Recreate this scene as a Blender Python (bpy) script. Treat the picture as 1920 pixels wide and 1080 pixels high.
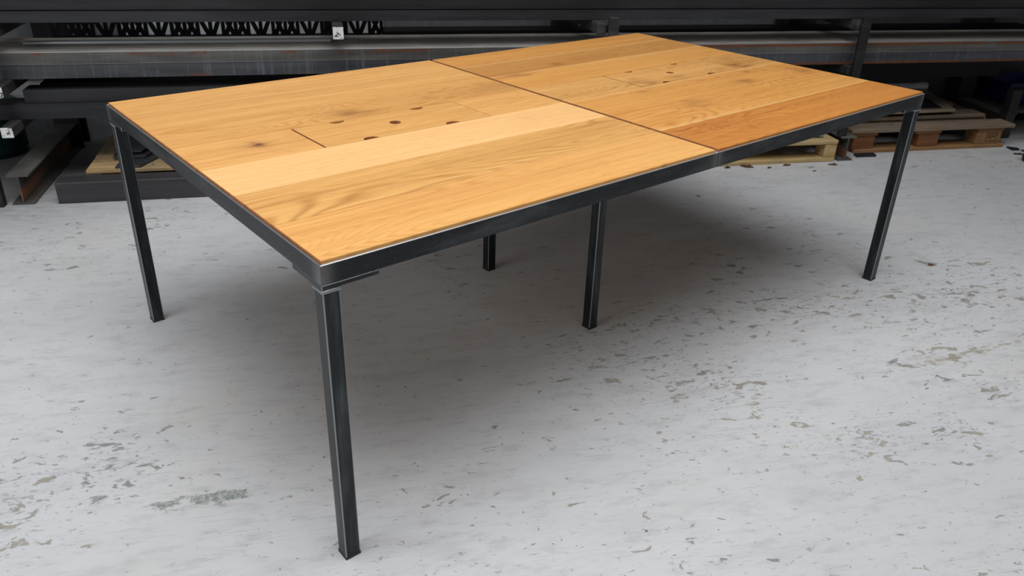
import bpy, bmesh, math, random
from mathutils import Vector, Matrix
random.seed(7)
S = bpy.context.scene
COL = S.collection
for o in list(bpy.data.objects):
    bpy.data.objects.remove(o, do_unlink=True)

# ------------------------------------------------------------------ camera
cd = bpy.data.cameras.new('camera')
cam = bpy.data.objects.new('camera', cd)
COL.objects.link(cam)
cd.sensor_width = 36.0
cd.lens = 36.0 * 1498.85 / 1920.0
cd.clip_start = 0.05
r_ = Vector((0.97592401, -0.21616398, 0.02907679))
u_ = Vector((0.07381748, 0.45278881, 0.88855685))
f_ = Vector((0.20523963, 0.86501759, -0.45784415))
M = Matrix((r_, u_, -f_)).transposed().to_4x4()
M.translation = Vector((0, 0, 1.38662))
cam.matrix_world = M
cd.dof.use_dof = True; cd.dof.focus_distance = 2.35; cd.dof.aperture_fstop = 6.3
S.camera = cam

# ------------------------------------------------------------------ light
w = bpy.data.worlds.new('hall'); S.world = w
w.use_nodes = True
bg = w.node_tree.nodes['Background']
bg.inputs[0].default_value = (0.95, 0.975, 1.0, 1)
bg.inputs[1].default_value = 0.055

def area(name, loc, target, sx, sy, energy, col, spread=180):
    l = bpy.data.lights.new(name, 'AREA')
    l.shape = 'RECTANGLE'; l.size = sx; l.size_y = sy
    l.energy = energy; l.color = col; l.spread = math.radians(spread)
    o = bpy.data.objects.new(name, l); COL.objects.link(o)
    o.location = loc
    o.rotation_euler = (Vector(target) - Vector(loc)).to_track_quat('-Z', 'Y').to_euler()
    return o
# daylight through the hall's roof lights, over the open floor, and the open gate behind the viewer's left
area('roof_light', (0.45, 1.1, 4.8), (0.6, 1.5, 0), 5.0, 4.2, 186, (0.985, 0.99, 1.0), 140)
area('gate_light', (-4.0, 0.2, 2.2), (0.6, 2.8, 0.2), 2.8, 2.6, 58, (0.975, 0.99, 1.0), 170)

S.view_settings.view_transform = 'Standard'
S.view_settings.look = 'None'
S.view_settings.gamma = 1.0
S.view_settings.exposure = 0.0
S.view_settings.use_curve_mapping = False

# ------------------------------------------------------------------ material helpers
class NT:
    def __init__(s, name):
        s.m = bpy.data.materials.new(name); s.m.use_nodes = True
        s.t = s.m.node_tree; s.n = s.t.nodes; s.l = s.t.links
        s.b = s.n['Principled BSDF']
        s.tc = s.n.new('ShaderNodeTexCoord')
    def _in(s, sock, v):
        if v is None: return
        if hasattr(v, 'node') or isinstance(v, bpy.types.NodeSocket): s.l.new(v, sock)
        else: sock.default_value = v
    @property
    def obj(s): return s.tc.outputs['Object']
    def math(s, op, a, b=None, c=None, clamp=False):
        n = s.n.new('ShaderNodeMath'); n.operation = op; n.use_clamp = clamp
        s._in(n.inputs[0], a); s._in(n.inputs[1], b); s._in(n.inputs[2], c)
        return n.outputs[0]
    def sep(s, v):
        n = s.n.new('ShaderNodeSeparateXYZ'); s.l.new(v, n.inputs[0]); return n.outputs
    def comb(s, x, y, z):
        n = s.n.new('ShaderNodeCombineXYZ')
        for i, a in enumerate((x, y, z)): s._in(n.inputs[i], a)
        return n.outputs[0]
    def map(s, v, loc=(0, 0, 0), rot=(0, 0, 0), sc=(1, 1, 1)):
        n = s.n.new('ShaderNodeMapping'); s.l.new(v, n.inputs[0])
        n.inputs[1].default_value = loc; n.inputs[2].default_value = rot; n.inputs[3].default_value = sc
        return n.outputs[0]
    def noise(s, v, scale=5, detail=3, rough=0.5, dist=0.0):
        n = s.n.new('ShaderNodeTexNoise'); s.l.new(v, n.inputs['Vector'])
        n.inputs['Scale'].default_value = scale; n.inputs['Detail'].default_value = detail
        n.inputs['Roughness'].default_value = rough; n.inputs['Distortion'].default_value = dist
        return n.outputs[0]
    def voro(s, v, scale=5):
        n = s.n.new('ShaderNodeTexVoronoi'); s.l.new(v, n.inputs['Vector'])
        n.inputs['Scale'].default_value = scale
        return n.outputs[0]
    def ramp(s, f, stops, interp='LINEAR'):
        n = s.n.new('ShaderNodeValToRGB'); s._in(n.inputs[0], f)
        e = n.color_ramp.elements; n.color_ramp.interpolation = interp
        while len(e) < len(stops): e.new(0.5)
        for i, (p, c) in enumerate(stops):
            e[i].position = p
            e[i].color = (c, c, c, 1) if isinstance(c, (int, float)) else (*c, 1)
        return n.outputs[0]
    def step(s, f, a, b):
        n = s.n.new('ShaderNodeMapRange'); n.interpolation_type = 'SMOOTHSTEP'
        s._in(n.inputs[0], f); n.inputs[1].default_value = a; n.inputs[2].default_value = b
        n.inputs[3].default_value = 0; n.inputs[4].default_value = 1
        return n.outputs[0]
    def mix(s, f, a, b, mode='MIX'):
        n = s.n.new('ShaderNodeMix'); n.data_type = 'RGBA'; n.blend_type = mode
        s._in(n.inputs[0], f)
        for k, v in ((6, a), (7, b)):
            if isinstance(v, tuple): n.inputs[k].default_value = (*v, 1) if len(v) == 3 else v
            else: s.l.new(v, n.inputs[k])
        return n.outputs[2]
    def out(s, col=None, rough=None, metal=None, bump=None, bs=0.2, bd=0.002, spec=None, coat=None):
        if isinstance(col, tuple): s.b.inputs['Base Color'].default_value = (*col, 1)
        elif col is not None: s.l.new(col, s.b.inputs['Base Color'])
        s._in(s.b.inputs['Roughness'], rough); s._in(s.b.inputs['Metallic'], metal)
        if spec is not None: s.b.inputs['Specular IOR Level'].default_value = spec
        if coat is not None:
            s.b.inputs['Coat Weight'].default_value = coat
            s.b.inputs['Coat Roughness'].default_value = 0.3
        if bump is not None:
            n = s.n.new('ShaderNodeBump'); n.inputs['Strength'].default_value = bs
            n.inputs['Distance'].default_value = bd
            s.l.new(bump, n.inputs['Height']); s.l.new(n.outputs[0], s.b.inputs['Normal'])
        return s.m

def lin(r, g, b):
    f = lambda c: ((c / 255 + 0.055) / 1.055) ** 2.4 if c > 10 else c / 255 / 12.92
    return (f(r), f(g), f(b))

def flat(name, col, rough=0.6, metal=0.0, var=0.15, scale=20):
    t = NT(name)
    n = t.noise(t.obj, scale, 4, 0.6)
    c = t.mix(t.step(n, 0.3, 0.7), tuple(x * (1 - var) for x in col), tuple(min(1, x * (1 + var)) for x in col))
    return t.out(c, rough, metal, n, 0.1)

def blob(t, xyz, cx, cy, rx, ry, rot=0, rag=0.0):
    """soft ellipse mask round a spot of a surface"""
    v = t.sep(xyz)
    x = t.math('SUBTRACT', v[0], cx); y = t.math('SUBTRACT', v[1], cy)
    if rag:
        k1 = t.noise(t.map(xyz, sc=(9, 22, 1)), 1.0, 3, 0.6); k2 = t.noise(t.map(xyz, (4, 4, 4), sc=(12, 30, 1)), 1.0, 3, 0.6)
        x = t.math('ADD', x, t.math('MULTIPLY', t.math('SUBTRACT', k1, 0.5), rag * rx * 4))
        y = t.math('ADD', y, t.math('MULTIPLY', t.math('SUBTRACT', k2, 0.5), rag * ry * 4))
    c, s = math.cos(rot), math.sin(rot)
    a = t.math('DIVIDE', t.math('ADD', t.math('MULTIPLY', x, c), t.math('MULTIPLY', y, s)), rx)
    b = t.math('DIVIDE', t.math('SUBTRACT', t.math('MULTIPLY', y, c), t.math('MULTIPLY', x, s)), ry)
    d = t.math('ADD', t.math('MULTIPLY', a, a), t.math('MULTIPLY', b, b))
    return t.math('POWER', 2.718, t.math('MULTIPLY', d, -1.0))

def oak(name, seed, light, dark, figure=0.5, ring=26, knots=(), stain=0.35, sap=None):
    """oiled oak board: contour rings of a stretched noise, knots, pores. Coordinates are the table's own, along x."""
    t = NT(name); p = t.obj
    q = t.map(p, (seed * 3.17, seed * 1.73, seed))
    n0 = t.noise(t.map(q, sc=(0.9, 5.5, 1)), 1.0, 2, 0.45, 0.25)
    h = n0; km = None; kcore = None
    for (kx, ky, rx, ry, am) in knots:
        g = blob(t, p, kx, ky, rx, ry, 0, 0.9)
        h = t.math('ADD', h, t.math('MULTIPLY', g, 0.25 * am))
        k2 = t.math('MULTIPLY', g, am)
        km = k2 if km is None else t.math('ADD', km, k2)
    rings = t.math('SINE', t.math('MULTIPLY', h, ring * 2.0 * 6.283))
    rings = t.math('MULTIPLY_ADD', rings, 0.5, 0.5)
    rings = t.math('POWER', rings, 2.2)
    gate = t.step(t.noise(t.map(q, (3, 7, 0), sc=(0.8, 4, 1)), 1.0, 2), 0.35, 0.7)
    rings = t.math('MULTIPLY', rings, t.math('MULTIPLY_ADD', gate, 0.8, 0.2))
    streak = t.noise(t.map(q, sc=(1.5, 75, 1)), 1.0, 4, 0.65)
    broad = t.noise(t.map(q, (5, 2, 0), sc=(0.7, 9, 1)), 1.0, 3, 0.5)
    v = t.math('ADD', t.math('MULTIPLY', rings, figure * 0.75), t.math('MULTIPLY', t.math('SUBTRACT', streak, 0.44), 1.2))
    v = t.math('ADD', v, t.math('MULTIPLY', t.math('SUBTRACT', broad, 0.45), stain * 2.4))
    col = t.mix(t.math('MULTIPLY_ADD', v, 1.0, 0.15, clamp=True), light, dark)
    pores = t.step(t.noise(t.map(q, sc=(16, 380, 1)), 1.0, 2, 0.5), 0.60, 0.72)
    col = t.mix(t.math('MULTIPLY', pores, 0.42), col, tuple(x * 0.5 for x in dark))
    if sap:                                       # pale sapwood band along one edge
        yy = t.sep(p)[1]
        band = t.math('ADD', yy, t.math('MULTIPLY', t.math('SUBTRACT', t.noise(t.map(q, sc=(2, 1, 1)), 1.0, 2), 0.5), 0.03))
        b = t.math('POWER', 2.718, t.math('MULTIPLY', t.math('POWER', t.math('DIVIDE', t.math('ABSOLUTE', t.math('SUBTRACT', band, sap)), 0.011), 2.0), -1.0))
        col = t.mix(t.math('MULTIPLY', b, 0.45), col, (0.80, 0.50, 0.20))
    if km is not None:
        nn = t.noise(t.map(q, sc=(14, 40, 1)), 1.0, 3)
        f = t.math('MULTIPLY', km, t.math('MULTIPLY_ADD', nn, 1.1, 0.25), clamp=True)
        col = t.mix(t.math('MULTIPLY', f, 0.75), col, (0.25, 0.090, 0.024))
        core = t.step(km, 0.95, 1.4)
        col = t.mix(t.math('MULTIPLY', core, 0.7), col, (0.10, 0.035, 0.010))
    return t.out(col, t.math('MULTIPLY_ADD', streak, 0.12, 0.40), 0, streak, 0.06, 0.001, spec=0.35)

def black_steel(name, base=(0.020, 0.022, 0.025), hi=(0.075, 0.082, 0.088), metal=0.55, rough=0.38, sc=(3, 3, 14)):
    t = NT(name)
    n = t.noise(t.map(t.obj, sc=sc), 1.0, 4, 0.6)
    n2 = t.noise(t.map(t.obj, sc=(90, 90, 6)), 1.0, 3, 0.6)
    f = t.math('ADD', t.step(n, 0.42, 0.75), t.math('MULTIPLY', t.step(n2, 0.55, 0.75), 0.25), clamp=True)
    c = t.mix(f, base, hi)
    return t.out(c, t.math('MULTIPLY_ADD', n, 0.2, rough - 0.1), metal, n2, 0.05)

def mill(name, base, hi, rust=0.0, edges=None, rough=0.55, streaks=0.0, along='x', rust_x=None, dust=None):
    """hot rolled stock; edges = list of local heights along which rust has crept"""
    t = NT(name); p = t.obj
    ss = (2, 30, 30) if along == 'x' else (30, 2, 30)
    n = t.noise(t.map(p, sc=ss), 1.0, 4, 0.6)
    n2 = t.noise(t.map(p, sc=(1.3, 5, 5)), 1.0, 3, 0.6)
    f = t.math('ADD', t.math('MULTIPLY', t.step(n, 0.35, 0.7), 0.5), t.math('MULTIPLY', t.step(n2, 0.4, 0.7), 0.5))
    col = t.mix(f, base, hi)
    if dust:
        g = t.n.new('ShaderNodeNewGeometry')
        up = t.step(t.sep(g.outputs['Normal'])[2], 0.75, 0.95)
        dn = t.noise(t.map(p, sc=(5, 26, 26)), 1.0, 4, 0.7)
        col = t.mix(t.math('MULTIPLY', up, t.math('MULTIPLY_ADD', t.step(dn, 0.35, 0.65), 0.5, 0.5)), col, dust)
    if streaks:
        n3 = t.noise(t.map(p, sc=(70, 6, 5)), 1.0, 4, 0.7)
        col = t.mix(t.math('MULTIPLY', t.step(n3, 0.5, 0.72), streaks), col, tuple(min(1, x * 2.6) for x in hi))
    if rust:
        x, y, z = t.sep(p)
        r = None
        nr = t.noise(t.map(p, sc=(2.2, 6, 6)), 1.0, 5, 0.7)
        fine = t.noise(t.map(p, sc=(14, 60, 60)), 1.0, 3, 0.7)
        for ze in (edges or []):
            d = t.math('ABSOLUTE', t.math('SUBTRACT', z, ze))
            e = t.math('SUBTRACT', 1.0, t.step(t.math('SUBTRACT', d, t.math('MULTIPLY', t.math('SUBTRACT', fine, 0.5), 0.02)), 0.003, 0.013))
            r = e if r is None else t.math('MAXIMUM', r, e)
        if r is None: r = 1.0
        m = t.step(nr, 0.62 - 0.3 * rust, 0.72 - 0.3 * rust)
        if rust_x is not None:
            g = t.step(x, rust_x[0], rust_x[1])
            m = t.step(t.math('ADD', nr, t.math('MULTIPLY', g, 0.22)), 0.62 - 0.2 * rust, 0.72 - 0.2 * rust)
        rc = t.mix(fine, (0.05, 0.016, 0.006), (0.26, 0.085, 0.022))
        col = t.mix(t.math('MULTIPLY', t.math('MULTIPLY', m, r), 0.85), col, rc)
    return t.out(col, rough, 0.3, n, 0.08)

def old_wood(name, light, dark, grey=(0.2, 0.17, 0.14), greyness=0.4, blotch=0.5):
    t = NT(name); p = t.obj
    n = t.noise(t.map(p, sc=(4, 45, 45)), 1.0, 4, 0.65)
    n2 = t.noise(p, 5, 4, 0.65)
    col = t.mix(t.step(n, 0.3, 0.7), light, dark)
    col = t.mix(t.math('MULTIPLY', t.step(n2, 0.4, 0.65), greyness), col, grey)
    n3 = t.noise(t.map(p, (4, 9, 2)), 9, 4, 0.7)
    col = t.mix(t.math('MULTIPLY', t.step(n3, 0.58, 0.72), blotch), col, tuple(x * 0.25 for x in dark))
    return t.out(col, 0.8, 0, n, 0.25)

# ------------------------------------------------------------------ mesh helpers
def box(bm, x0, x1, y0, y1, z0, z1):
    v = [bm.verts.new(c) for c in ((x0, y0, z0), (x1, y0, z0), (x1, y1, z0), (x0, y1, z0),
                                   (x0, y0, z1), (x1, y0, z1), (x1, y1, z1), (x0, y1, z1))]
    for f in ((3, 2, 1, 0), (4, 5, 6, 7), (0, 1, 5, 4), (1, 2, 6, 5), (2, 3, 7, 6), (3, 0, 4, 7)):
        bm.faces.new([v[i] for i in f])
    return v

def prism(bm, pts, a0, a1, axis='z'):
    def P(p, a):
        return {'z': (p[0], p[1], a), 'x': (a, p[0], p[1]), 'y': (p[0], a, p[1])}[axis]
    lo = [bm.verts.new(P(p, a0)) for p in pts]; hi = [bm.verts.new(P(p, a1)) for p in pts]
    n = len(pts)
    bm.faces.new(lo[::-1]); bm.faces.new(hi)
    for i in range(n):
        j = (i + 1) % n
        bm.faces.new((lo[i], lo[j], hi[j], hi[i]))
    return lo + hi

def tube_rect(bm, axis, a0, a1, b0, b1, c0, c1, wall=0.005):
    """hollow rectangular section along axis; b, c are the other two axes in xyz order"""
    def P(a, b, c):
        return {'x': (a, b, c), 'y': (b, a, c), 'z': (b, c, a)}[axis]
    def ring(a, d):
        return [bm.verts.new(P(a, *q)) for q in ((b0 + d, c0 + d), (b1 - d, c0 + d), (b1 - d, c1 - d), (b0 + d, c1 - d))]
    o0, o1, i0, i1 = ring(a0, 0), ring(a1, 0), ring(a0, wall), ring(a1, wall)
    for k in range(4):
        j = (k + 1) % 4
        bm.faces.new((o0[k], o0[j], o1[j], o1[k]))
        bm.faces.new((i0[j], i0[k], i1[k], i1[j]))
        bm.faces.new((o0[j], o0[k], i0[k], i0[j]))
        bm.faces.new((o1[k], o1[j], i1[j], i1[k]))

def cyl(bm, axis, a0, a1, cb, cc, r, seg=20, r1=None):
    r1 = r if r1 is None else r1
    def P(a, b, c):
        return {'x': (a, b, c), 'y': (b, a, c), 'z': (b, c, a)}[axis]
    A = [bm.verts.new(P(a0, cb + r * math.cos(2 * math.pi * i / seg), cc + r * math.sin(2 * math.pi * i / seg))) for i in range(seg)]
    B = [bm.verts.new(P(a1, cb + r1 * math.cos(2 * math.pi * i / seg), cc + r1 * math.sin(2 * math.pi * i / seg))) for i in range(seg)]
    bm.faces.new(A[::-1]); bm.faces.new(B)
    for i in range(seg):
        j = (i + 1) % seg
        bm.faces.new((A[i], A[j], B[j], B[i]))

def beam_bm(bm, axis, a0, a1, c, z0, h, wd, tf=0.009, tw=0.007):
    hw, ht = wd / 2, tw / 2
    pts = [(c - hw, z0), (c + hw, z0), (c + hw, z0 + tf), (c + ht, z0 + tf), (c + ht, z0 + h - tf), (c + hw, z0 + h - tf),
           (c + hw, z0 + h), (c - hw, z0 + h), (c - hw, z0 + h - tf), (c - ht, z0 + h - tf), (c - ht, z0 + tf), (c - hw, z0 + tf)]
    prism(bm, pts, a0, a1, axis)

def bevel(bm, w, seg=1, mark=None, sel=None):
    bmesh.ops.recalc_face_normals(bm, faces=bm.faces)
    es = [e for e in bm.edges if e.is_manifold and e.calc_face_angle(0) > 0.6 and (sel is None or sel(e))]
    r = bmesh.ops.bevel(bm, geom=es, offset=w, segments=seg, affect='EDGES', profile=0.5)
    if mark is not None:
        for f in r['faces']: f.material_index = mark

def obj(name, bm, mats, parent=None, recenter=None, smooth=False, warp=None):
    bmesh.ops.recalc_face_normals(bm, faces=bm.faces)
    if warp:
        for v in bm.verts:
            v.co.x, v.co.y = warp(v.co.x, v.co.y)
    me = bpy.data.meshes.new(name)
    o = bpy.data.objects.new(name, me); COL.objects.link(o)
    if recenter is None: recenter = parent is None
    if recenter:
        xs = [v.co.x for v in bm.verts]; ys = [v.co.y for v in bm.verts]; zs = [v.co.z for v in bm.verts]
        c = Vector(((min(xs) + max(xs)) / 2, (min(ys) + max(ys)) / 2, min(zs)))
        for v in bm.verts: v.co -= c
        o.location = c
    bm.to_mesh(me); bm.free()
    for m in (mats if isinstance(mats, (list, tuple)) else [mats]): me.materials.append(m)
    if parent is not None: o.parent = parent
    if smooth:
        for p in me.polygons: p.use_smooth = True
    return o

def tag(o, label, cat, group=None):
    o['label'] = label; o['category'] = cat
    if group: o['group'] = group
    return o

def thing(name, label, cat, loc=(0, 0, 0), rz=0.0, group=None):
    o = bpy.data.objects.new(name, None); COL.objects.link(o)
    o.empty_display_size = 0.1
    o.location = loc; o.rotation_euler = (0, 0, rz)
    return tag(o, label, cat, group)

def nb(): return bmesh.new()

# ------------------------------------------------------------------ floor and wall
def floor_mat():
    t = NT('painted_concrete'); p = t.obj
    big = t.noise(t.map(p, sc=(0.6, 0.9, 1)), 1.3, 4, 0.55)
    base = t.mix(t.step(big, 0.3, 0.7), (0.52, 0.532, 0.548), (0.60, 0.609, 0.620))
    cloud = t.noise(t.map(p, (3, 1, 0), sc=(1.6, 5, 1)), 1.6, 5, 0.65)
    base = t.mix(t.math('MULTIPLY', t.step(cloud, 0.48, 0.78), 0.45), base, (0.39, 0.39, 0.39))
    warm = t.noise(t.map(p, (9, 4, 0)), 1.8, 4, 0.6)
    base = t.mix(t.math('MULTIPLY', t.step(warm, 0.5, 0.72), 0.5), base, (0.545, 0.53, 0.495))
    # where wear is heavy: low mask plus known patches
    mask = t.step(t.noise(t.map(p, (2, 6, 0)), 0.9, 3, 0.5), 0.42, 0.68)
    heavy = None
    for a in ((1.15, 1.86, .22, .16, -1.0), (1.9, 1.9, .28, .10, .2), (1.69, 1.53, .14, .14, 0), (1.39, 1.53, .2, .12, 0),
              (1.2, 2.3, .4, .12, .1), (1.65, 2.3, .35, .16, -.3), (-.82, 1.7, .16, .25, 0), (-.62, 1.80, .16, .22, 0),
              (2.3, 2.3, .5, .2, .0), (.85, 2.05, .25, .12, 0), (2.05, 1.65, .3, .12, -.5)):
        g = blob(t, p, *a); heavy = g if heavy is None else t.math('MAXIMUM', heavy, g)
    mask = t.math('MAXIMUM', t.math('MULTIPLY', mask, 0.8), heavy)
    # fine mottling of old paint
    mt = t.noise(t.map(p, (3, 8, 0), sc=(9, 24, 1)), 1.0, 5, 0.7)
    base = t.mix(t.math('MULTIPLY', t.step(mt, 0.48, 0.70), 0.40), base, (0.36, 0.36, 0.375))
    # olive-brown worn spots
    w1 = t.noise(t.map(p, (1, 2, 0), sc=(15, 26, 1)), 1.0, 5, 0.62, 0.5)
    th = t.math('MULTIPLY_ADD', mask, -0.115, 0.668)
    sp = t.step(t.math('SUBTRACT', w1, th), 0.0, 0.035)
    tint = t.mix(t.step(t.noise(p, 2.7, 2), 0.4, 0.6), (0.165, 0.160, 0.140), (0.27, 0.25, 0.185))
    base = t.mix(t.math('MULTIPLY', sp, 0.75), base, tint)
    # smaller olive spots
    w4 = t.noise(t.map(p, (11, 5, 0), sc=(34, 58, 1)), 1.0, 3, 0.55, 0.4)
    th4 = t.math('MULTIPLY_ADD', mask, -0.10, 0.725)
    base = t.mix(t.math('MULTIPLY', t.step(t.math('SUBTRACT', w4, th4), 0.0, 0.03), 0.7), base, tint)
    # grey scuff specks, drawn out along x
    w2 = t.noise(t.map(p, (7, 3, 0), sc=(30, 80, 1)), 1.0, 4, 0.68)
    th2 = t.math('MULTIPLY_ADD', mask, -0.125, 0.672)
    base = t.mix(t.math('MULTIPLY', t.step(t.math('SUBTRACT', w2, th2), 0.0, 0.05), 0.55), base, (0.25, 0.25, 0.265))
    # tiny dark pits
    w3 = t.noise(t.map(p, (5, 5, 0), sc=(52, 72, 1)), 1.0, 2, 0.5)
    base = t.mix(t.math('MULTIPLY', t.step(w3, 0.725, 0.76), 0.8), base, (0.09, 0.09, 0.10))
    # short hair scratches in several directions
    for rz, sx, sy, th in ((0.35, 7, 330, 0.70), (-0.9, 7, 300, 0.71), (1.5, 8, 300, 0.715), (0.05, 5, 330, 0.70)):
        sc_ = t.noise(t.map(p, (rz, 2, 0), (0, 0, rz), (sx, sy, 1)), 1.0, 1, 0.5)
        base = t.mix(t.math('MULTIPLY', t.step(sc_, th, th + 0.04), 0.42), base, (0.25, 0.25, 0.27))
    # the scraped grey smear left of the front leg
    g = t.math('MAXIMUM', blob(t, p, -0.335, 1.632, .085, .026, -0.06), t.math('MULTIPLY', blob(t, p, -0.45, 1.632, .06, .018, -0.1), 0.75))
    sm = t.noise(t.map(p, sc=(20, 32, 1)), 1.0, 5, 0.75)
    s = t.step(t.math('ADD', t.math('MULTIPLY', g, 0.62), t.math('MULTIPLY', t.math('SUBTRACT', sm, 0.5), 2.2)), 0.22, 0.42)
    grit = t.step(t.noise(p, 55, 4, 0.75), 0.35, 0.62)
    base = t.mix(t.math('MULTIPLY', s, t.math('MULTIPLY_ADD', grit, 0.6, 0.25)), base, (0.15, 0.185, 0.17))
    # long olive scrape on the right
    g = blob(t, p, 2.02, 1.90, .42, .020, 0.17)
    s = t.step(t.math('ADD', t.math('MULTIPLY', g, 0.5), t.math('MULTIPLY', t.math('SUBTRACT', w2, 0.5), 1.8)), 0.30, 0.50)
    base = t.mix(t.math('MULTIPLY', s, 0.6), base, (0.30, 0.275, 0.20))
    # slab darkens under the rack, with an extra dark patch at left
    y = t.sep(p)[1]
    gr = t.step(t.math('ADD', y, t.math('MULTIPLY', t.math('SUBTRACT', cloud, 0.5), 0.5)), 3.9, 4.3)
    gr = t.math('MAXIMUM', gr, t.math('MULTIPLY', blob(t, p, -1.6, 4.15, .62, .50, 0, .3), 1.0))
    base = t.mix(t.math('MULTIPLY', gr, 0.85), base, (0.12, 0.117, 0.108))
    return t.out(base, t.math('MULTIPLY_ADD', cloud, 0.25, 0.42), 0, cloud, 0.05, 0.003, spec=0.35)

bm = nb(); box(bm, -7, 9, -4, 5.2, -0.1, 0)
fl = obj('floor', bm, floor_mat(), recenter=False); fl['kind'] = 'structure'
bm = nb(); box(bm, -7, 9, 4.83, 4.98, 0, 3.2)
wall = obj('wall_back', bm, flat('grey_wall_paint', (0.42, 0.44, 0.46), 0.7), recenter=False); wall['kind'] = 'structure'
pm2 = flat('shaded_panel', (0.040, 0.041, 0.044), 0.7)  # darker copy of the panel grey: shade at the right painted in
pm = flat('dark_grey_panel', (0.085, 0.088, 0.094), 0.6)
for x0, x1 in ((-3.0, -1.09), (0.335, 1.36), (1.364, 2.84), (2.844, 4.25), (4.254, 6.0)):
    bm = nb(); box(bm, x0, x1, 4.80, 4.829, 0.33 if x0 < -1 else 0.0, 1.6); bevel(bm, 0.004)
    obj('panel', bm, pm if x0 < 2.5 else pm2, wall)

# ------------------------------------------------------------------ table
H, FH, LX, LY = 0.74, 0.0414, 2.38505, 1.38341
dB, dC, dD = (0.01645, -0.00302), (0.0002, 0.00274), (-0.0002, 0.00692)
def warp(x, y):
    a, b = x / LX, y / LY
    return (x + dB[0] * (1 - a) * b + dC[0] * a * b + dD[0] * a * (1 - b),
            y + dB[1] * (1 - a) * b + dC[1] * a * b + dD[1] * a * (1 - b))
table = thing('conference_table', 'large oak-topped conference table on black steel frame in the middle of the floor', 'table',
              (-0.04043, 1.36383, 0), math.radians(27.3))
def rail_mat(name, axis, spots, wd):
    t = NT(name); p = t.obj
    n = t.noise(t.map(p, sc=(4, 4, 20)), 1.0, 4, 0.6)
    n2 = t.noise(t.map(p, sc=(60, 60, 160)), 1.0, 3, 0.6)
    c = t.mix(t.math('ADD', t.step(n, 0.42, 0.78), t.math('MULTIPLY', t.step(n2, 0.5, 0.75), 0.25), clamp=True), (0.018, 0.020, 0.023), (0.075, 0.082, 0.088))
    a = t.sep(p)[axis]; m = None
    for q in spots:
        d = t.math('DIVIDE', t.math('SUBTRACT', a, q), wd)
        e = t.math('POWER', 2.718, t.math('MULTIPLY', t.math('MULTIPLY', d, d), -1.0))
        m = e if m is None else t.math('MAXIMUM', m, e)
    nz = t.noise(t.map(p, sc=(20, 20, 12)), 1.0, 3, .6)
    c = t.mix(t.math('MULTIPLY', m, t.math('MULTIPLY_ADD', nz, 0.9, 0.35, clamp=True)), c, (0.17, 0.172, 0.162))
    return t.out(c, t.math('MULTIPLY_ADD', n, 0.2, 0.28), 0.6, n2, 0.05)
m_rail_long = rail_mat('blackened_steel_long_rail', 0, (0.0, LX / 2 - .003, LX), 0.022)
m_rail = rail_mat('blackened_steel_rail', 1, (0.0, LY), 0.030)
m_leg = black_steel('blackened_steel_leg', base=(0.018, 0.021, 0.023), hi=(0.085, 0.095, 0.10), sc=(25, 25, 3))
m_plate = black_steel('blackened_mounting_plate', sc=(9, 9, 20))
m_bright = NT('ground_bare_steel'); m_bright = m_bright.out((0.62, 0.63, 0.64), 0.38, 0.75)
m_worn = NT('worn_steel_edge'); m_worn = m_worn.out((0.30, 0.32, 0.33), 0.38, 0.7)
m_cap = flat('black_plastic_cap', (0.012, 0.012, 0.013), 0.5)

GAP = 0.0012
mids = (LX / 2 - GAP - 0.003, LX / 2 + GAP - 0.003)
halves = ((0.0, mids[0]), (mids[1], LX))
T = 0.005
for hx0, hx1 in halves:
    for side in ('front', 'back', 'left', 'right'):
        bm = nb()
        if side == 'front':
            prism(bm, [(hx0, 0), (hx1, 0), (hx1 - T, T), (hx0 + T, T)], H - FH, H)
            prism(bm, [(hx0 + T, T), (hx1 - T, T), (hx1 - .04, .04), (hx0 + .04, .04)], H - FH, H - FH + T)
        elif side == 'back':
            prism(bm, [(hx0, LY), (hx0 + T, LY - T), (hx1 - T, LY - T), (hx1, LY)], H - FH, H)
            prism(bm, [(hx0 + T, LY - T), (hx0 + .04, LY - .04), (hx1 - .04, LY - .04), (hx1 - T, LY - T)], H - FH, H - FH + T)
        elif side == 'left':
            prism(bm, [(hx0, 0), (hx0 + T, T), (hx0 + T, LY - T), (hx0, LY)], H - FH, H)
            prism(bm, [(hx0 + T, T), (hx0 + .04, .04), (hx0 + .04, LY - .04), (hx0 + T, LY - T)], H - FH, H - FH + T)
        else:
            prism(bm, [(hx1, 0), (hx1, LY), (hx1 - T, LY - T), (hx1 - T, T)], H - FH, H)
            prism(bm, [(hx1 - T, T), (hx1 - T, LY - T), (hx1 - .04, LY - .04), (hx1 - .04, .04)], H - FH, H - FH + T)
        bmesh.ops.recalc_face_normals(bm, faces=bm.faces)
        bevel(bm, 0.0012, 1, 1, lambda e: all(v.co.z > H - 1e-5 for v in e.verts))
        bmesh.ops.recalc_face_normals(bm, faces=bm.faces)
        for f in bm.faces:
            if f.normal.z > 0.9 and f.calc_center_median().z > H - 0.001: f.material_index = 1
        obj('rail', bm, [m_rail_long if side in ('front', 'back') else m_rail, m_bright if side in ('front', 'back') else m_worn], table, warp=warp)

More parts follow.
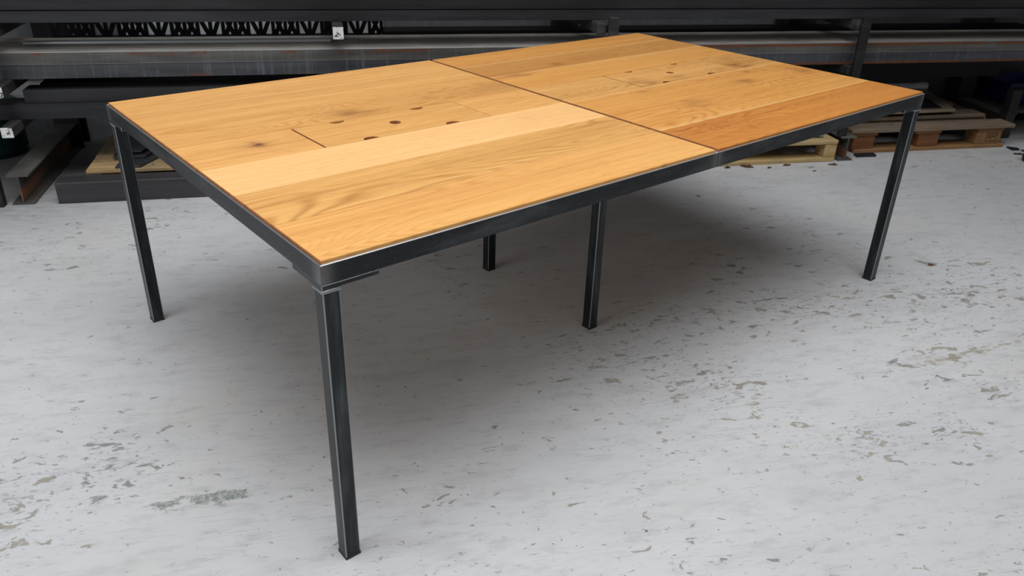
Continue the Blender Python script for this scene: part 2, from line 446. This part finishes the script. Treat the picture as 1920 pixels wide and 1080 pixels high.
# boards: (row boundaries) x (halves)
rows = [0.006, 0.211, 0.414, 0.614, 0.818, 1.018, 1.212, LY - 0.006]
ZT, ZB = 0.7465, 0.722
HB = (0.006, mids[0] - 0.0055), (mids[1] + 0.0055, LX - 0.006)
A = dict(
    amber=((0.84, 0.455, 0.145), (0.55, 0.225, 0.050)),
    peach=((0.93, 0.560, 0.235), (0.74, 0.370, 0.120)),
    olive=((0.80, 0.440, 0.140), (0.47, 0.205, 0.048)),
    tan=((0.79, 0.420, 0.130), (0.50, 0.210, 0.047)),
    honey=((0.78, 0.385, 0.100), (0.50, 0.185, 0.036)),
    orange=((0.66, 0.275, 0.058), (0.40, 0.125, 0.021)),
    brown=((0.64, 0.310, 0.080), (0.40, 0.150, 0.033)))
def W(seed, kind, fig=0.5, ring=26, knots=(), stain=.3, sap=None):
    return oak('oiled_oak', seed, *A[kind], figure=fig, ring=ring, knots=knots, stain=stain, sap=sap)
left = [W(1.3, 'amber', .55, 22), W(2.1, 'olive', .85, 16, stain=.35), W(3.4, 'peach', .22, 14, ((.98, .53, .05, .03, .18),), .12), None,
        W(5.2, 'tan', .55, 16, ((.555, .875, .060, .028, 1.0), (.61, .845, .04, .018, .5), (1.10, .90, .16, .05, .45), (.86, .90, .03, .018, .45)), .3), W(6.7, 'tan', .35, 14, (), .25, 1.205),
        W(7.9, 'amber', .25, 14, (), .25)]
right = [W(11.3, 'orange', .9, 20, ((1.42, .15, .10, .04, .3),), .3), W(12.4, 'honey', .7, 16, ((1.55, .37, .06, .05, .6),), .22, .219),
         W(13.2, 'honey', .7, 15, ((1.95, .47, .06, .03, .8), (1.51, .57, .03, .02, .7), (2.32, .47, .05, .05, .8), (2.1, .57, .02, .015, .9)), .22, .606), None,
         W(15.1, 'honey', .35, 14, ((1.28, .995, .09, .022, 1.0),), .22, 1.010), W(16.6, 'brown', .5, 16, ((1.56, 1.06, .03, .02, .9), (1.75, 1.10, .12, .03, .4)), .3, 1.203),
         W(17.8, 'honey', .3, 14, (), .3)]
m_end = flat('dark_oak_end_grain', (0.42, 0.165, 0.060), 0.6, 0, 0.25, 60)
def plank(x0, x1, y0, y1, mat, name='plank'):
    bm = nb(); g = 0.0004
    box(bm, x0, x1, y0 + g, y1 - g, ZB, ZT)
    bevel(bm, 0.0016, 2, None, lambda e: all(v.co.z > ZT - 1e-5 for v in e.verts))
    bmesh.ops.recalc_face_normals(bm, faces=bm.faces)
    for f in bm.faces:
        if abs(f.normal.x) > 0.75: f.material_index = 1
    return obj(name, bm, [mat, m_end], table, warp=warp)
HATCH = ((0.3375, 0.887), (1.570, 2.122))
HOLES = ((((.474, .747), .0235), ((.474, .747), .0235), (.611, .017)), (((1.703, 1.966), .020), ((1.699, 1.960), .020), (1.832, .014)))
hm = [W(4.1, 'tan', .3, 16, (), .2), W(14.2, 'tan', .8, 18, ((1.63, .665, .05, .05, .8), (1.80, .66, .04, .03, .5), (2.05, .66, .05, .02, .3)), .4)]
em = [[W(4.6, 'amber', .35, 16, ((.20, .735, .026, .022, 1.2), (.24, .73, .16, .05, .35)), .2), W(4.9, 'amber', .35, 14, (), .3)],
      [W(14.6, 'olive', .6, 22, (), .35), W(14.9, 'tan', .9, 18, ((2.17, .66, .05, .04, .9), (2.24, .70, .11, .10, .45)), .3)]]
for k, (bx0, bx1) in enumerate(HB):
    bm = nb(); box(bm, bx0 + .004, bx1 - .004, .01, LY - .01, H - FH + T + .0005, ZB - .0003)
    obj('tray_board', bm, flat('birch_underlay', (0.42, 0.26, 0.14), 0.8), table, warp=warp)
    for i in range(7):
        mat = (left, right)[k][i]
        if mat: plank(bx0, bx1, rows[i], rows[i + 1], mat)
    h0, h1 = HATCH[k]
    y0, y1 = rows[3], rows[4]
    plank(bx0, h0 - .0050, y0, y1, em[k][0]); plank(h1 + .0016, bx1, y0, y1, em[k][1])
    # hatch lid with finger notches on the long edges and a round hole in the middle
    bot, top, (cx, cr) = HOLES[k]
    ya, yb = y0 + .0013, y1 - .0013
    ym = (ya + yb) / 2
    top, bot = top, bot
    def arc(c, yy, r, up, n=12):
        return [(c - r * math.cos(math.pi * i / n), yy + up * r * 0.82 * math.sin(math.pi * i / n)) for i in range(n + 1)]
    low = [(h0, ya)]
    for c in top[0]: low += arc(c, ya, top[1], +1)
    low += [(h1, ya), (h1, ym)]
    half = [(cx + cr * math.cos(math.pi * i / 12), ym - cr * math.sin(math.pi * i / 12)) for i in range(13)]
    low += half + [(h0, ym)]
    upp = [(h0, ym)] + [(cx - cr * math.cos(math.pi * i / 12), ym + cr * math.sin(math.pi * i / 12)) for i in range(13)] + [(h1, ym), (h1, yb)]
    for c in reversed(bot[0]): upp += [(2 * c - q[0], q[1]) for q in arc(c, yb, bot[1], -1)]
    upp += [(h0, yb)]
    bm = nb()
    for poly in (low, upp):
        lo = [bm.verts.new((p[0], p[1], ZB + .004)) for p in poly]; hi = [bm.verts.new((p[0], p[1], ZT - .0006)) for p in poly]
        bm.faces.new(hi); bm.faces.new(lo[::-1])
        n = len(poly)
        for i in range(n):
            j = (i + 1) % n
            if abs(poly[i][1] - ym) < 1e-7 and abs(poly[j][1] - ym) < 1e-7: continue   # the seam between the two halves stays open inside
            bm.faces.new((lo[i], lo[j], hi[j], hi[i]))
    bmesh.ops.remove_doubles(bm, verts=bm.verts, dist=1e-6)
    bmesh.ops.recalc_face_normals(bm, faces=bm.faces)
    for f in bm.faces:
        if f.normal.z < 0.5: f.material_index = 1
    lid = obj('hatch_lid', bm, [hm[k], m_end], table, warp=warp)
    lid['label'] = ('amber oak hatch lid with five finger holes', 'knotty brown oak hatch lid with five finger holes')[k]

# legs
LW = 0.0365
ZL = H - FH
def leg(x0, y0, plate, px0, px1, py0, py1):
    bm = nb(); tube = (x0, x0 + LW, y0, y0 + LW)
    box(bm, *tube, 0.006, ZL - plate - .003)
    bevel(bm, 0.0022, 2, 1, lambda e: abs(e.verts[0].co.z - e.verts[1].co.z) > 0.1)
    lg = obj('leg', bm, [m_leg, m_worn], table, warp=warp)
    bm = nb(); box(bm, px0, px1, py0, py1, ZL - plate, ZL - .0003)
    bevel(bm, 0.0015, 1, 1)
    obj('mounting_plate', bm, [m_plate, m_worn], lg, warp=warp)
    bm = nb()
    z1, z0 = ZL - plate, ZL - plate - .008
    e = .003
    box(bm, x0 - e, x0 + LW + e, y0 - e, y0 + LW + e, z0, z1); bevel(bm, .0028, 2)
    obj('weld_bead', bm, m_worn, lg, warp=warp, smooth=True)
    bm = nb(); box(bm, x0 - .001, x0 + LW + .001, y0 - .001, y0 + LW + .001, 0.0, 0.007)
    bevel(bm, .001)
    obj('foot_cap', bm, m_cap, lg, warp=warp)
PL, o_ = 0.125, 0.002
for cx in (0, 1):
    for cy in (0, 1):
        x0 = o_ if cx == 0 else LX - o_ - LW
        y0 = o_ if cy == 0 else LY - o_ - LW
        px = (0, PL) if cx == 0 else (LX - PL, LX)
        py = (0, PL) if cy == 0 else (LY - PL, LY)
        leg(x0, y0, 0.012, *px, *py)
for yy in (0.4075, 0.977):
    xm = LX / 2 - .003
    leg(xm - LW / 2 + .003, yy, 0.008, xm - .06, xm + .06, yy - .04, yy + LW + .04)

# ------------------------------------------------------------------ steel rack
m_rack = black_steel('dark_rack_paint', base=(0.012, 0.012, 0.013), hi=(0.028, 0.028, 0.029), metal=0.2, rough=0.6)
m_arm = black_steel('worn_arm_steel', base=(0.03, 0.03, 0.03), hi=(0.085, 0.085, 0.085), metal=0.3, rough=0.55)
def base_mat():
    t = NT('dusty_rusty_girder'); p = t.obj
    n = t.noise(t.map(p, sc=(6, 3, 6)), 1.0, 4, 0.6)
    col = t.mix(t.step(n, .3, .7), (0.075, 0.072, 0.066), (0.15, 0.145, 0.13))
    z = t.sep(p)[2]
    g = t.math('MULTIPLY', t.step(z, .005, .03), t.math('SUBTRACT', 1.0, t.step(z, .05, .09)))
    r = t.math('MULTIPLY', g, t.step(t.noise(t.map(p, sc=(3, 3, 9)), 1.0, 4, .7), .35, .6))
    side = t.math('SUBTRACT', 1.0, t.step(z, .12, .134))
    col = t.mix(t.math('MULTIPLY', side, .55), col, (0.03, 0.03, 0.03))
    col = t.mix(t.math('MULTIPLY', r, .8), col, (0.22, 0.075, 0.02))
    return t.out(col, .7, .1, n, .1)
m_base = base_mat()
def cap_mat():
    t = NT('chipped_white_paint')
    n = t.noise(t.obj, 55, 4, 0.7)
    c = t.mix(t.step(n, .54, .60), (0.75, 0.75, 0.74), (0.04, 0.035, 0.03))
    return t.out(c, .55, 0)
m_white = cap_mat()
rack = thing('cantilever_rack', 'black cantilever steel rack with white-tipped arms along the back wall', 'rack', (1.4, 4.3, 0))
def R(name, bm, m, parent=None, **k):
    # rack pieces are modelled in room coordinates; shift them into the rack's frame
    if parent is None or parent is rack:
        for v in bm.verts: v.co -= Vector((1.4, 4.3, 0))
        return obj(name, bm, m, rack, **k)
    for v in bm.verts: v.co -= Vector((1.4, 4.3, 0))
    return obj(name, bm, m, parent, **k)
bays = [(-1.385, 3.78), (0.06, 3.80), (1.375, 3.84), (2.838, 3.86), (4.21, 4.2)]
for bi, (bx, by) in enumerate(bays):
    bm = nb(); beam_bm(bm, 'z', 0.0, 2.6, 0, 0, .001, .001) if False else box(bm, bx - .062, bx + .062, 4.62, 4.632, 0, 2.6)
    box(bm, bx - .062, bx + .062, 4.748, 4.76, 0, 2.6); box(bm, bx - .005, bx + .005, 4.632, 4.748, 0, 2.6)
    R('column', bm, m_rack)
    if bi == 3:
        bm = nb(); box(bm, 2.915, 3.03, 4.70, 4.76, 0, 2.6); bevel(bm, .004)
        R('column', bm, m_rack)
    bm = nb(); beam_bm(bm, 'y', by, 4.62, bx, 0, .14, .092)
    o = R('base_girder', bm, m_base)
    for lv, (z0, z1) in enumerate(((.303, .349), (.476, .523), (.708, .762), (1.0, 1.05), (1.5, 1.55))):
        if bi == 4 and lv == 0: continue
        ax = {1: 0.060, 2: 1.325}.get(bi, bx) + (0.0 if bi != 3 else -.055)
        ye = 3.80 if bi < 2 else (3.86 if bi == 2 else 3.90)
        if bi == 4: ye = 4.1
        if lv == 0 and bi in (1,): ye = 4.0
        yend = ye + (.003 if bi < 2 else 0)
        bm = nb(); box(bm, ax - .024, ax + .024, yend, 4.62, z0, z1); bevel(bm, .004, 2)
        a = R('arm', bm, m_arm)
        if bi < 2:
            bm = nb(); box(bm, ax - .0235, ax + .0235, ye, ye + .003, z0 + .0005, z1 - .0005); bevel(bm, .001)
            c = R('end_cap', bm, m_white, a); c['label'] = 'white painted arm tip'
    if bi in (2, 3):
        px = {2: 1.375, 3: 2.800}[bi]
        y0 = by - .02 if bi == 2 else 3.872
        zt = .795 if bi == 2 else .782
        bm = nb(); box(bm, px - .025, px + .025, y0, y0 + .026 if bi == 2 else 3.899, .141, zt); bevel(bm, .004, 2)
        R('stop_post', bm, m_arm if bi == 2 else m_rack)
    if bi == 0:
        bm = nb(); box(bm, -1.535, -1.458, 3.755, 3.80, 0, .78); bevel(bm, .004, 2)
        R('stop_post', bm, m_rack)
    if bi == 4:
        bm = nb(); box(bm, 4.125, 4.19, 4.14, 4.199, 0, .305); bevel(bm, .004, 2)
        R('stop_post', bm, m_rack)
# lattice girder: chords, posts and crossing diagonals
bm = nb()
x0, x1, zb, zt, yy = -1.32, 0.30, .612, .70, 4.50
box(bm, x0, x1, yy, yy + .03, zb - .03, zb); box(bm, x0, x1, yy, yy + .03, zt, zt + .03)
n = 26; dx = (x1 - x0) / n
for i in range(n + 1):
    x = x0 + i * dx; box(bm, x - .009, x + .009, yy + .002, yy + .02, zb, zt)
    if i < n:
        k = .0155
        if i % 2 == 0 or i % 4 == 1:
            prism(bm, [(x, zb), (x + k * 1.5, zb), (x + dx, zt), (x + dx - k * 1.5, zt)], yy + .004, yy + .016, 'y')
        if i % 2 == 1 or i % 4 == 2:
            prism(bm, [(x + dx, zb), (x + dx - k * 1.5, zb), (x, zt), (x + k * 1.5, zt)], yy + .006, yy + .018, 'y')
R('lattice_girder', bm, m_rack)

# ------------------------------------------------------------------ stock lying on the rack
D0, D1 = (0.013, 0.0135, 0.0145), (0.035, 0.035, 0.038)
B0, B1 = (0.017, 0.0175, 0.020), (0.045, 0.046, 0.052)
def stock(label, x0, x1, y0, y1, z0, z1, mat, bv=.005, wall=.006, edge=None, name='steel_tube', cat='tube', group=None):
    bm = nb(); tube_rect(bm, 'x', x0, x1, y0, y1, z0, z1, wall)
    L = x1 - x0
    bevel(bm, bv, 2, 1 if edge else None, lambda e: abs(e.verts[0].co.x - e.verts[1].co.x) > L * .9 and
          abs(e.verts[0].co.y - y0) < 1e-4 if edge else abs(e.verts[0].co.x - e.verts[1].co.x) > L * .9 and e.verts[0].co.z in (z0, z1))
    o = obj(name, bm, [mat] + ([edge] if edge else []))
    return tag(o, label, cat, group)
m_top = mill('big_tube_dusty', (0.060, 0.058, 0.056), (0.15, 0.145, 0.138), rust=.5, edges=[.045], streaks=.12, rust_x=(-.2, 1.2), dust=(.46, .43, .385))
m_low = mill('big_tube_streaked', (0.035, 0.037, 0.042), (0.085, 0.09, 0.10), rust=.55, edges=[.004], streaks=.35, rust_x=(-.2, 1.2))
m_edge = NT('scraped_tube_edge').out((0.30, 0.30, 0.31), .45, .5)
stock('big flat steel tube with bright front edge, upper of the front pair', -1.78, 4.55, 3.95, 4.13, .5835, .641, m_top, .004, edge=m_edge)
stock('big flat steel tube with chalky streaks and rusty lower edge, under the bright-edged one', -1.78, 4.55, 3.95, 4.13, .5245, .5825, m_low, .004)
stock('dusty flat steel tube right behind the bright-edged front tube, level with it', -1.70, 4.50, 4.135, 4.30, .5835, .640, m_top, .004)
stock('flat steel tube hidden low behind the streaky front tube', -1.70, 4.50, 4.135, 4.30, .5245, .5825, m_low, .004)
md = mill('dark_mill_scale', D0, D1); mb = mill('blue_grey_mill_scale', B0, B1)
m_shade = mill('shade_black_scale', (.006, .006, .007), (.014, .014, .015))  # near-black: deep shade inside the rack put into the tube colour
stock('tall black tube added to darken the gap on the lowest arms behind the two lower left tubes', -1.30, 1.2, 4.09, 4.28, .350, .473, m_shade)  # added to block the pale wall strip below the big tubes
stock('black tube added on the lowest arms at right, darkening the gap under the rusty big tubes', 1.45, 4.15, 4.33, 4.52, .350, .473, m_shade)  # added filler, keeps the right side under the big tubes black
stock('black steel tube lying low in the shade behind the big flat tubes, left half', -1.25, .285, 4.33, 4.47, .5245, .605, m_shade)
stock('black steel tube lying low in the shade behind the big flat tubes, right half', .30, 4.30, 4.33, 4.47, .5245, .652, m_shade)
stock('dark tube added for shade on the upper arms, second row behind the blue-grey square tube', -1.8, 4.7, 4.065, 4.16, .764, .815, md, .004)  # back row added to keep light off the rear of the rack
stock('wide dark tube added for shade on the upper arms, deepest row', -1.8, 4.7, 4.25, 4.42, .764, .86, md, .004)  # likewise added, to darken the wall panels behind
stock('long square blue-grey tube above the bright round bar, front of the upper arms', -1.9, 4.6, 3.95, 4.03, .764, .810, mb, .005)
stock('long dark tube resting on top of the blue-grey square tube at the picture\'s upper edge', -1.8, 4.7, 3.965, 4.06, .8145, .862, md, .004)
stock('dark tube stacked topmost on the upper arms, front row', -1.8, 4.7, 3.965, 4.09, .8635, .92, md, .004)
stock('dark grey tube ending just left of the table corner, upper of the two lower tubes', -1.335, 2.3, 3.955, 4.06, .417, .474, mill('lower_tube_scale', (.022, .0225, .024), (.05, .051, .055)), .004)
stock('dark grey tube running below the short-ended one on the lowest arms at left', -1.9, 2.3, 3.93, 4.06, .350, .4155, mb, .005)
bm = nb(); cyl(bm, 'x', -1.33, .026, 4.10, .6525, .0105, 16)
tag(obj('round_bar', bm, NT('drawn_bright_bar').out((.62, .63, .64), .3, .6), smooth=False), 'thin shiny round bar lying on the big flat tubes at upper left', 'bar')
bm = nb(); cyl(bm, 'x', 2.45, 3.40, 4.05, .370, .0185, 20); cyl(bm, 'x', 3.36, 3.405, 4.05, .370, .0205, 20)
tag(obj('galvanised_pipe', bm, flat('galvanised_zinc', (.10, .103, .108), .45, .3)), 'grey round pipe end poking out behind the table\'s right corner', 'pipe')
# big rectangular tube on the floor at left
bm = nb(); tube_rect(bm, 'x', -1.236, -.02, 3.765, 3.865, 0, .10, .006)
bevel(bm, .007, 3, None, lambda e: abs(e.verts[0].co.x - e.verts[1].co.x) > 1.0)
box(bm, -1.2362, -1.2352, 3.772, 3.858, .007, .093)
tag(obj('square_tube', bm, mill('floor_tube_scale', (.036, .034, .037), (.072, .069, .074))), 'thick dark square tube lying on the floor behind the table\'s left leg', 'tube')

# ------------------------------------------------------------------ pallets
grey_w = dict(grey=(0.17, .14, .115))
m_pine = old_wood('fresh_pine', (.56, .42, .20), (.42, .28, .11), (.30, .24, .15), .35, .4)
m_deck = old_wood('weathered_deck', (.27, .20, .135), (.17, .115, .07), (.17, .145, .12), .6, .4)
m_red = old_wood('red_brown_block', (.24, .095, .035), (.15, .052, .018), (.10, .05, .03), .3, .5)
m_tan = old_wood('tan_block', (.36, .20, .085), (.25, .125, .045), (.16, .1, .06), .3, .3)
m_old = old_wood('dirty_deck', (.47, .335, .165), (.30, .19, .08), (.15, .12, .085), .6, .8)
def board(parent, name, m, o, x0, x1, y0, y1, z0, z1, bv=.003, rz=0):
    bm = nb(); box(bm, x0 - o[0], x1 - o[0], y0 - o[1], y1 - o[1], z0, z1); bevel(bm, bv)
    return obj(name, bm, m, parent)
# right: weathered pallet
P = (3.48, 4.3)
pal = thing('pallet', 'weathered euro pallet with reddish blocks at right under the rack', 'pallet', (P[0], P[1], 0))
for i, (a, b, xa, xb) in enumerate(((3.965, 4.095, 2.925, 4.035), (4.14, 4.26, 2.93, 3.975), (4.30, 4.42, 2.94, 4.0), (4.46, 4.60, 2.93, 4.02))):
    board(pal, 'deck_board', m_deck, P, xa, xb, a, b, .122, .144)
for a, b in ((2.955, 3.115), (3.37, 3.545), (3.80, 3.985)):
    board(pal, 'cross_board', m_tan, P, a, b, 3.985, 4.59, .100, .1215)
for bx0, bx1, m in ((2.96, 3.10, m_red), (3.395, 3.535, m_red), (3.80, 3.975, m_tan)):
    for by in (3.985, 4.48):
        board(pal, 'block', m, P, bx0, bx1, by, by + .1, .022, .0995)
for by in (3.975, 4.48):
    board(pal, 'skid_board', m_tan, P, 2.97, 4.0, by, by + .1, 0, .0215)
# branded stamp on the right block
try:
    cu = bpy.data.curves.new('stamp', 'FONT'); cu.body = 'RM'; cu.size = .036; cu.align_x = 'CENTER'; cu.align_y = 'CENTER'; cu.extrude = .0004
    to = bpy.data.objects.new('t', cu); COL.objects.link(to)
    dg = bpy.context.evaluated_depsgraph_get(); me = bpy.data.meshes.new_from_object(to.evaluated_get(dg))
    bpy.data.objects.remove(to, do_unlink=True)
    bm = nb(); bm.from_mesh(me)
    bmesh.ops.rotate(bm, verts=bm.verts, cent=(0, 0, 0), matrix=Matrix.Rotation(math.pi / 2, 3, 'X'))
    for v in bm.verts: v.co += Vector((3.905 - P[0], 3.9845 - P[1], .062))
    for a in ((3.868, 3.942, .036, .040), (3.868, 3.942, .084, .088), (3.868, 3.872, .04, .084), (3.938, 3.942, .04, .084)):
        box(bm, a[0] - P[0], a[1] - P[0], 3.9842 - P[1], 3.9849 - P[1], a[2], a[3])
    s = obj('burnt_stamp', bm, flat('scorched_ink', (.035, .016, .010), .9), pal); s['label'] = 'dark burnt-in stamp on block'
except Exception as ex:
    print('stamp failed', ex)
m_ply = old_wood('dusty_sheet', (.33, .265, .185), (.25, .19, .125), (.19, .165, .135), .5, .25)
bm = nb(); box(bm, 2.96, 3.95, 4.125, 4.245, .1455, .167); bevel(bm, .003)
tag(obj('loose_plank', bm, m_deck), 'loose weathered plank lying on the right pallet\'s second board', 'plank')
bm = nb(); box(bm, 3.60, 3.86, 4.31, 4.36, .1455, .186); bevel(bm, .003)
tag(obj('timber_batten', bm, m_tan), 'short timber batten sticking out under the dusty sheet on the right pallet', 'batten')
bm = nb(); prism(bm, [(2.95, 4.10), (3.72, 4.12), (3.92, 4.69), (3.0, 4.69)], .1875, .203); bevel(bm, .002)
tag(obj('plywood_sheet', bm, m_ply), 'dusty plywood sheet lying on top of the right pallet', 'sheet')
m_blk = flat('black_sheet_steel', (.022, .024, .028), .4, .3)
def sheet(label, pts, z, h, m=m_blk, name='black_plate', cat='plate', bend=0):
    bm = nb(); prism(bm, pts, z, z + h); bevel(bm, min(.0015, h * .3))
    return tag(obj(name, bm, m), label, cat)
sheet('flat black steel plate on the dusty plywood behind the table\'s right leg', [(3.10, 4.17), (3.64, 4.15), (3.70, 4.36), (3.58, 4.46), (3.1, 4.46)], .2035, .007)
sheet('thin black offcut lying at an angle on the black plate on the right pallet', [(3.30, 4.24), (3.58, 4.19), (3.63, 4.31), (3.34, 4.39)], .211, .006)

# middle: pale pine pallet seen under the front rail
P = (2.38, 4.25)
pal = thing('pallet', 'pale pine pallet under the table\'s right front rail', 'pallet', (P[0], P[1], 0))
for a, b in ((3.86, 3.985), (4.02, 4.14), (4.18, 4.30), (4.34, 4.46), (4.52, 4.64)):
    board(pal, 'deck_board', m_pine, P, 1.985, 2.775, a, b, .100, .122)
for a in (1.99, 2.35, 2.70):
    for by in (3.862, 4.2, 4.54):
        if a == 2.35 and by < 4: continue
        board(pal, 'block', m_pine, P, a, a + .072, by, by + .095, .022, .0995)
for by in (3.858, 4.20, 4.535):
    board(pal, 'skid_board', m_pine, P, 1.985, 2.77, by, by + .1, 0, .0215)
sheet('crumpled black plastic sheet on the pale pine pallet', [(2.30, 3.93), (2.42, 3.90), (2.54, 3.925), (2.575, 3.99), (2.575, 4.10), (2.32, 4.12)], .1225, .022, flat('black_film', (.02, .022, .026), .35), 'plastic_sheet', 'sheet')
bm = nb()
gx, gy = 9, 7
vv = [[bm.verts.new((2.585 + .016 * i + random.uniform(-.004, .004), 3.915 + .024 * j + random.uniform(-.005, .005),
       .126 + .030 * max(0, math.sin(i * .5) * math.sin(j * .6 + .3)) + random.uniform(0, .012))) for j in range(gy)] for i in range(gx)]
for i in range(gx - 1):
    for j in range(gy - 1): bm.faces.new((vv[i][j], vv[i + 1][j], vv[i + 1][j + 1], vv[i][j + 1]))
r = bmesh.ops.solidify(bm, geom=bm.faces[:], thickness=-.002)
tag(obj('plastic_wrap', bm, flat('milky_film', (.42, .42, .43), .35)), 'crumpled milky plastic wrap at the edge of the pale pine pallet', 'wrap')

# left: dirty low pallet behind the floor tube
P = (-.60, 4.2)
pal = thing('pallet', 'dirty low pallet with loose black plates behind the floor tube at left', 'pallet', (P[0], P[1], 0))
for a, b in ((3.875, 4.075), (4.08, 4.225), (4.23, 4.40), (4.405, 4.55)):
    board(pal, 'deck_board', m_old, P, -1.135 + random.uniform(0, .02), -.10, a, b, .100, .119)
for xx in (-1.07, -.66, -.24):
    for by in (3.90, 4.2, 4.45): board(pal, 'block', m_tan, P, xx, xx + .12, by, by + .09, .020, .0995)
for by in (3.90, 4.2, 4.45): board(pal, 'skid_board', m_tan, P, -1.07, -.12, by, by + .09, 0, .0195)
m_pl = flat('dark_plate_steel', (.035, .037, .042), .45, .3)
sheet('bottom dark steel plate on the left pallet, sticking out towards the floor tube', [(-1.00, 3.88), (-.89, 3.88), (-.80, 4.08), (-.72, 4.20), (-.98, 4.16)], .1195, .010, m_pl)
sheet('lower of two cut-corner plates with a notched edge on the left pallet', [(-1.03, 3.995), (-.885, 3.995), (-.845, 4.13), (-.745, 4.17), (-.72, 4.42), (-1.03, 4.42)], .131, .010, m_pl)
sheet('upper cut-corner plate, topmost on the left pallet', [(-1.03, 4.02), (-.905, 4.02), (-.865, 4.15), (-.77, 4.19), (-.745, 4.44), (-1.03, 4.44)], .150, .008, m_pl)
bm = nb(); box(bm, -.99, -.93, 4.06, 4.40, .1415, .1495)
tag(obj('packing_strip', bm, m_tan), 'thin wooden strip between the two cut-corner plates', 'strip')

# ------------------------------------------------------------------ smaller things
bm = nb(); cyl(bm, 'z', 0.03, .262, -1.79, 4.60, .195, 36)
cyl(bm, 'z', 0, .03, -1.79, 4.60, .17, 36); cyl(bm, 'z', .262, .27, -1.79, 4.60, .19, 36)
tag(obj('drum', bm, flat('teal_paint', (.009, .044, .047), .4)), 'dark teal round drum on the floor at the far left', 'drum')
bin_ = thing('storage_bin', 'dark blue plastic storage bin at the far right under the rack', 'bin', (4.60, 4.62, .105))
m_bin = flat('blue_plastic', (.004, .005, .08), .45)
bm = nb()
def rr(x, y, z): return [bm.verts.new(c) for c in ((-x, -y, z), (x, -y, z), (x, y, z), (-x, y, z))]
a, b, c, d = rr(.13, .10, 0), rr(.185, .14, .155), rr(.178, .133, .155), rr(.125, .095, .005)
bm.faces.new(a[::-1]); bm.faces.new(d)
for p, q in ((a, b), (b, c), (c, d)):
    for i in range(4):
        j = (i + 1) % 4; bm.faces.new((p[i], p[j], q[j], q[i]))
obj('tub', bm, m_bin, bin_)
bm = nb()
for s in (-1, 1):
    box(bm, -.195, .195, s * .145 - .012, s * .145 + .012, .140, .158); box(bm, s * .19 - .012, s * .19 + .012, -.145, .145, .140, .158)
obj('rim', bm, m_bin, bin_)
bm = nb(); box(bm, 4.285, 5.2, 4.42, 4.78, .075, .100); bevel(bm, .003)
for x in (4.40, 5.0): box(bm, x, x + .08, 4.46, 4.76, 0, .075)
tag(obj('shelf_board', bm, flat('grey_board', (.14, .125, .10), .8)), 'low grimy wooden shelf board carrying the blue bin', 'shelf')
# two flat steel offcuts by the right pallet
sheet('small black steel offcut on the floor before the right pallet\'s left block', [(2.945, 3.905), (3.07, 3.90), (3.075, 3.945), (2.95, 3.945)], 0, .014)
sheet('small black steel offcut lying off the right pallet\'s far corner', [(4.00, 3.90), (4.05, 3.895), (4.06, 3.925), (4.01, 3.96)], 0, .010)
# a castor at the right edge
cas = thing('castor', 'small black castor wheel at the right edge of the floor', 'castor', (3.915, 3.70, 0))
bm = nb(); cyl(bm, 'x', -.012, .012, 0, .028, .028, 20); bevel(bm, .003); obj('wheel', bm, m_cap, cas)
bm = nb(); box(bm, -.018, -.014, -.014, .014, .024, .062); box(bm, .014, .018, -.014, .014, .024, .062); box(bm, -.03, .03, -.03, .03, .058, .064)
obj('fork', bm, m_arm, cas)
# dry leaves
def leaf(x, y, s, rz, label, seed, col):
    rnd = random.Random(seed); bm = nb(); n = 16
    mid = [bm.verts.new((s * (t - .5) * 2, 0, s * .10 * math.sin(t * 3.1))) for t in (0, .33, .66, 1)]
    top = []; botm = []
    for k in range(9):
        t = k / 8; w_ = s * (.52 * math.sin(math.pi * t) ** .8) * (1.0 if k % 2 else .55)
        top.append(bm.verts.new((s * (t - .5) * 2, w_, s * (.10 * math.sin(t * 3.1) + rnd.uniform(.02, .30)))))
        botm.append(bm.verts.new((s * (t - .5) * 2, -w_, s * (.10 * math.sin(t * 3.1) + rnd.uniform(.0, .18)))))
    ctr = [bm.verts.new((s * (k / 8 - .5) * 2, 0, s * .10 * math.sin(k / 8 * 3.1))) for k in range(9)]
    for k in range(8):
        bm.faces.new((ctr[k], ctr[k + 1], top[k + 1], top[k])); bm.faces.new((botm[k], botm[k + 1], ctr[k + 1], ctr[k]))
    for v in mid: bm.verts.remove(v)
    bmesh.ops.solidify(bm, geom=bm.faces[:], thickness=.0006)
    zmin = min(v.co.z for v in bm.verts)
    for v in bm.verts: v.co.z -= zmin
    bmesh.ops.rotate(bm, verts=bm.verts, cent=(0, 0, 0), matrix=Matrix.Rotation(rz, 3, 'Z'))
    for v in bm.verts: v.co += Vector((x, y, 0))
    tag(obj('dry_leaf', bm, flat('dry_leaf_brown', col, .8, 0, .35, 60)), label, 'leaf', 'dry leaves on the floor')
leaf(2.215, 3.83, .036, -.5, 'largest curled brown leaf at the foot of the pale pine pallet', 1, (.16, .085, .05))
leaf(2.455, 3.825, .026, .1, 'flat tan leaf against the pale pine pallet\'s middle', 2, (.24, .16, .09))
leaf(2.725, 3.80, .027, -.3, 'tan leaf near the pale pine pallet\'s right corner', 3, (.25, .165, .10))
leaf(2.335, 3.80, .018, .4, 'small dark leaf right of the largest curled leaf', 4, (.07, .055, .045))
leaf(2.10, 3.83, .022, .2, 'dark leaf at the pale pine pallet\'s left end', 5, (.09, .05, .035))
leaf(2.56, 3.715, .013, 0, 'tiny dark leaf alone on the floor before the pale pine pallet', 6, (.08, .065, .05))
leaf(3.985, 3.83, .034, -.2, 'brown leaf on the floor at the right edge near the castor', 7, (.15, .10, .07))
leaf(2.388, 2.542, .017, .1, 'lone reddish leaf on open floor right of the table\'s right leg', 8, (.28, .13, .08))
leaf(2.985, 3.925, .024, .3, 'brown leaf on the black offcut at the right pallet\'s left block', 9, (.22, .12, .06))
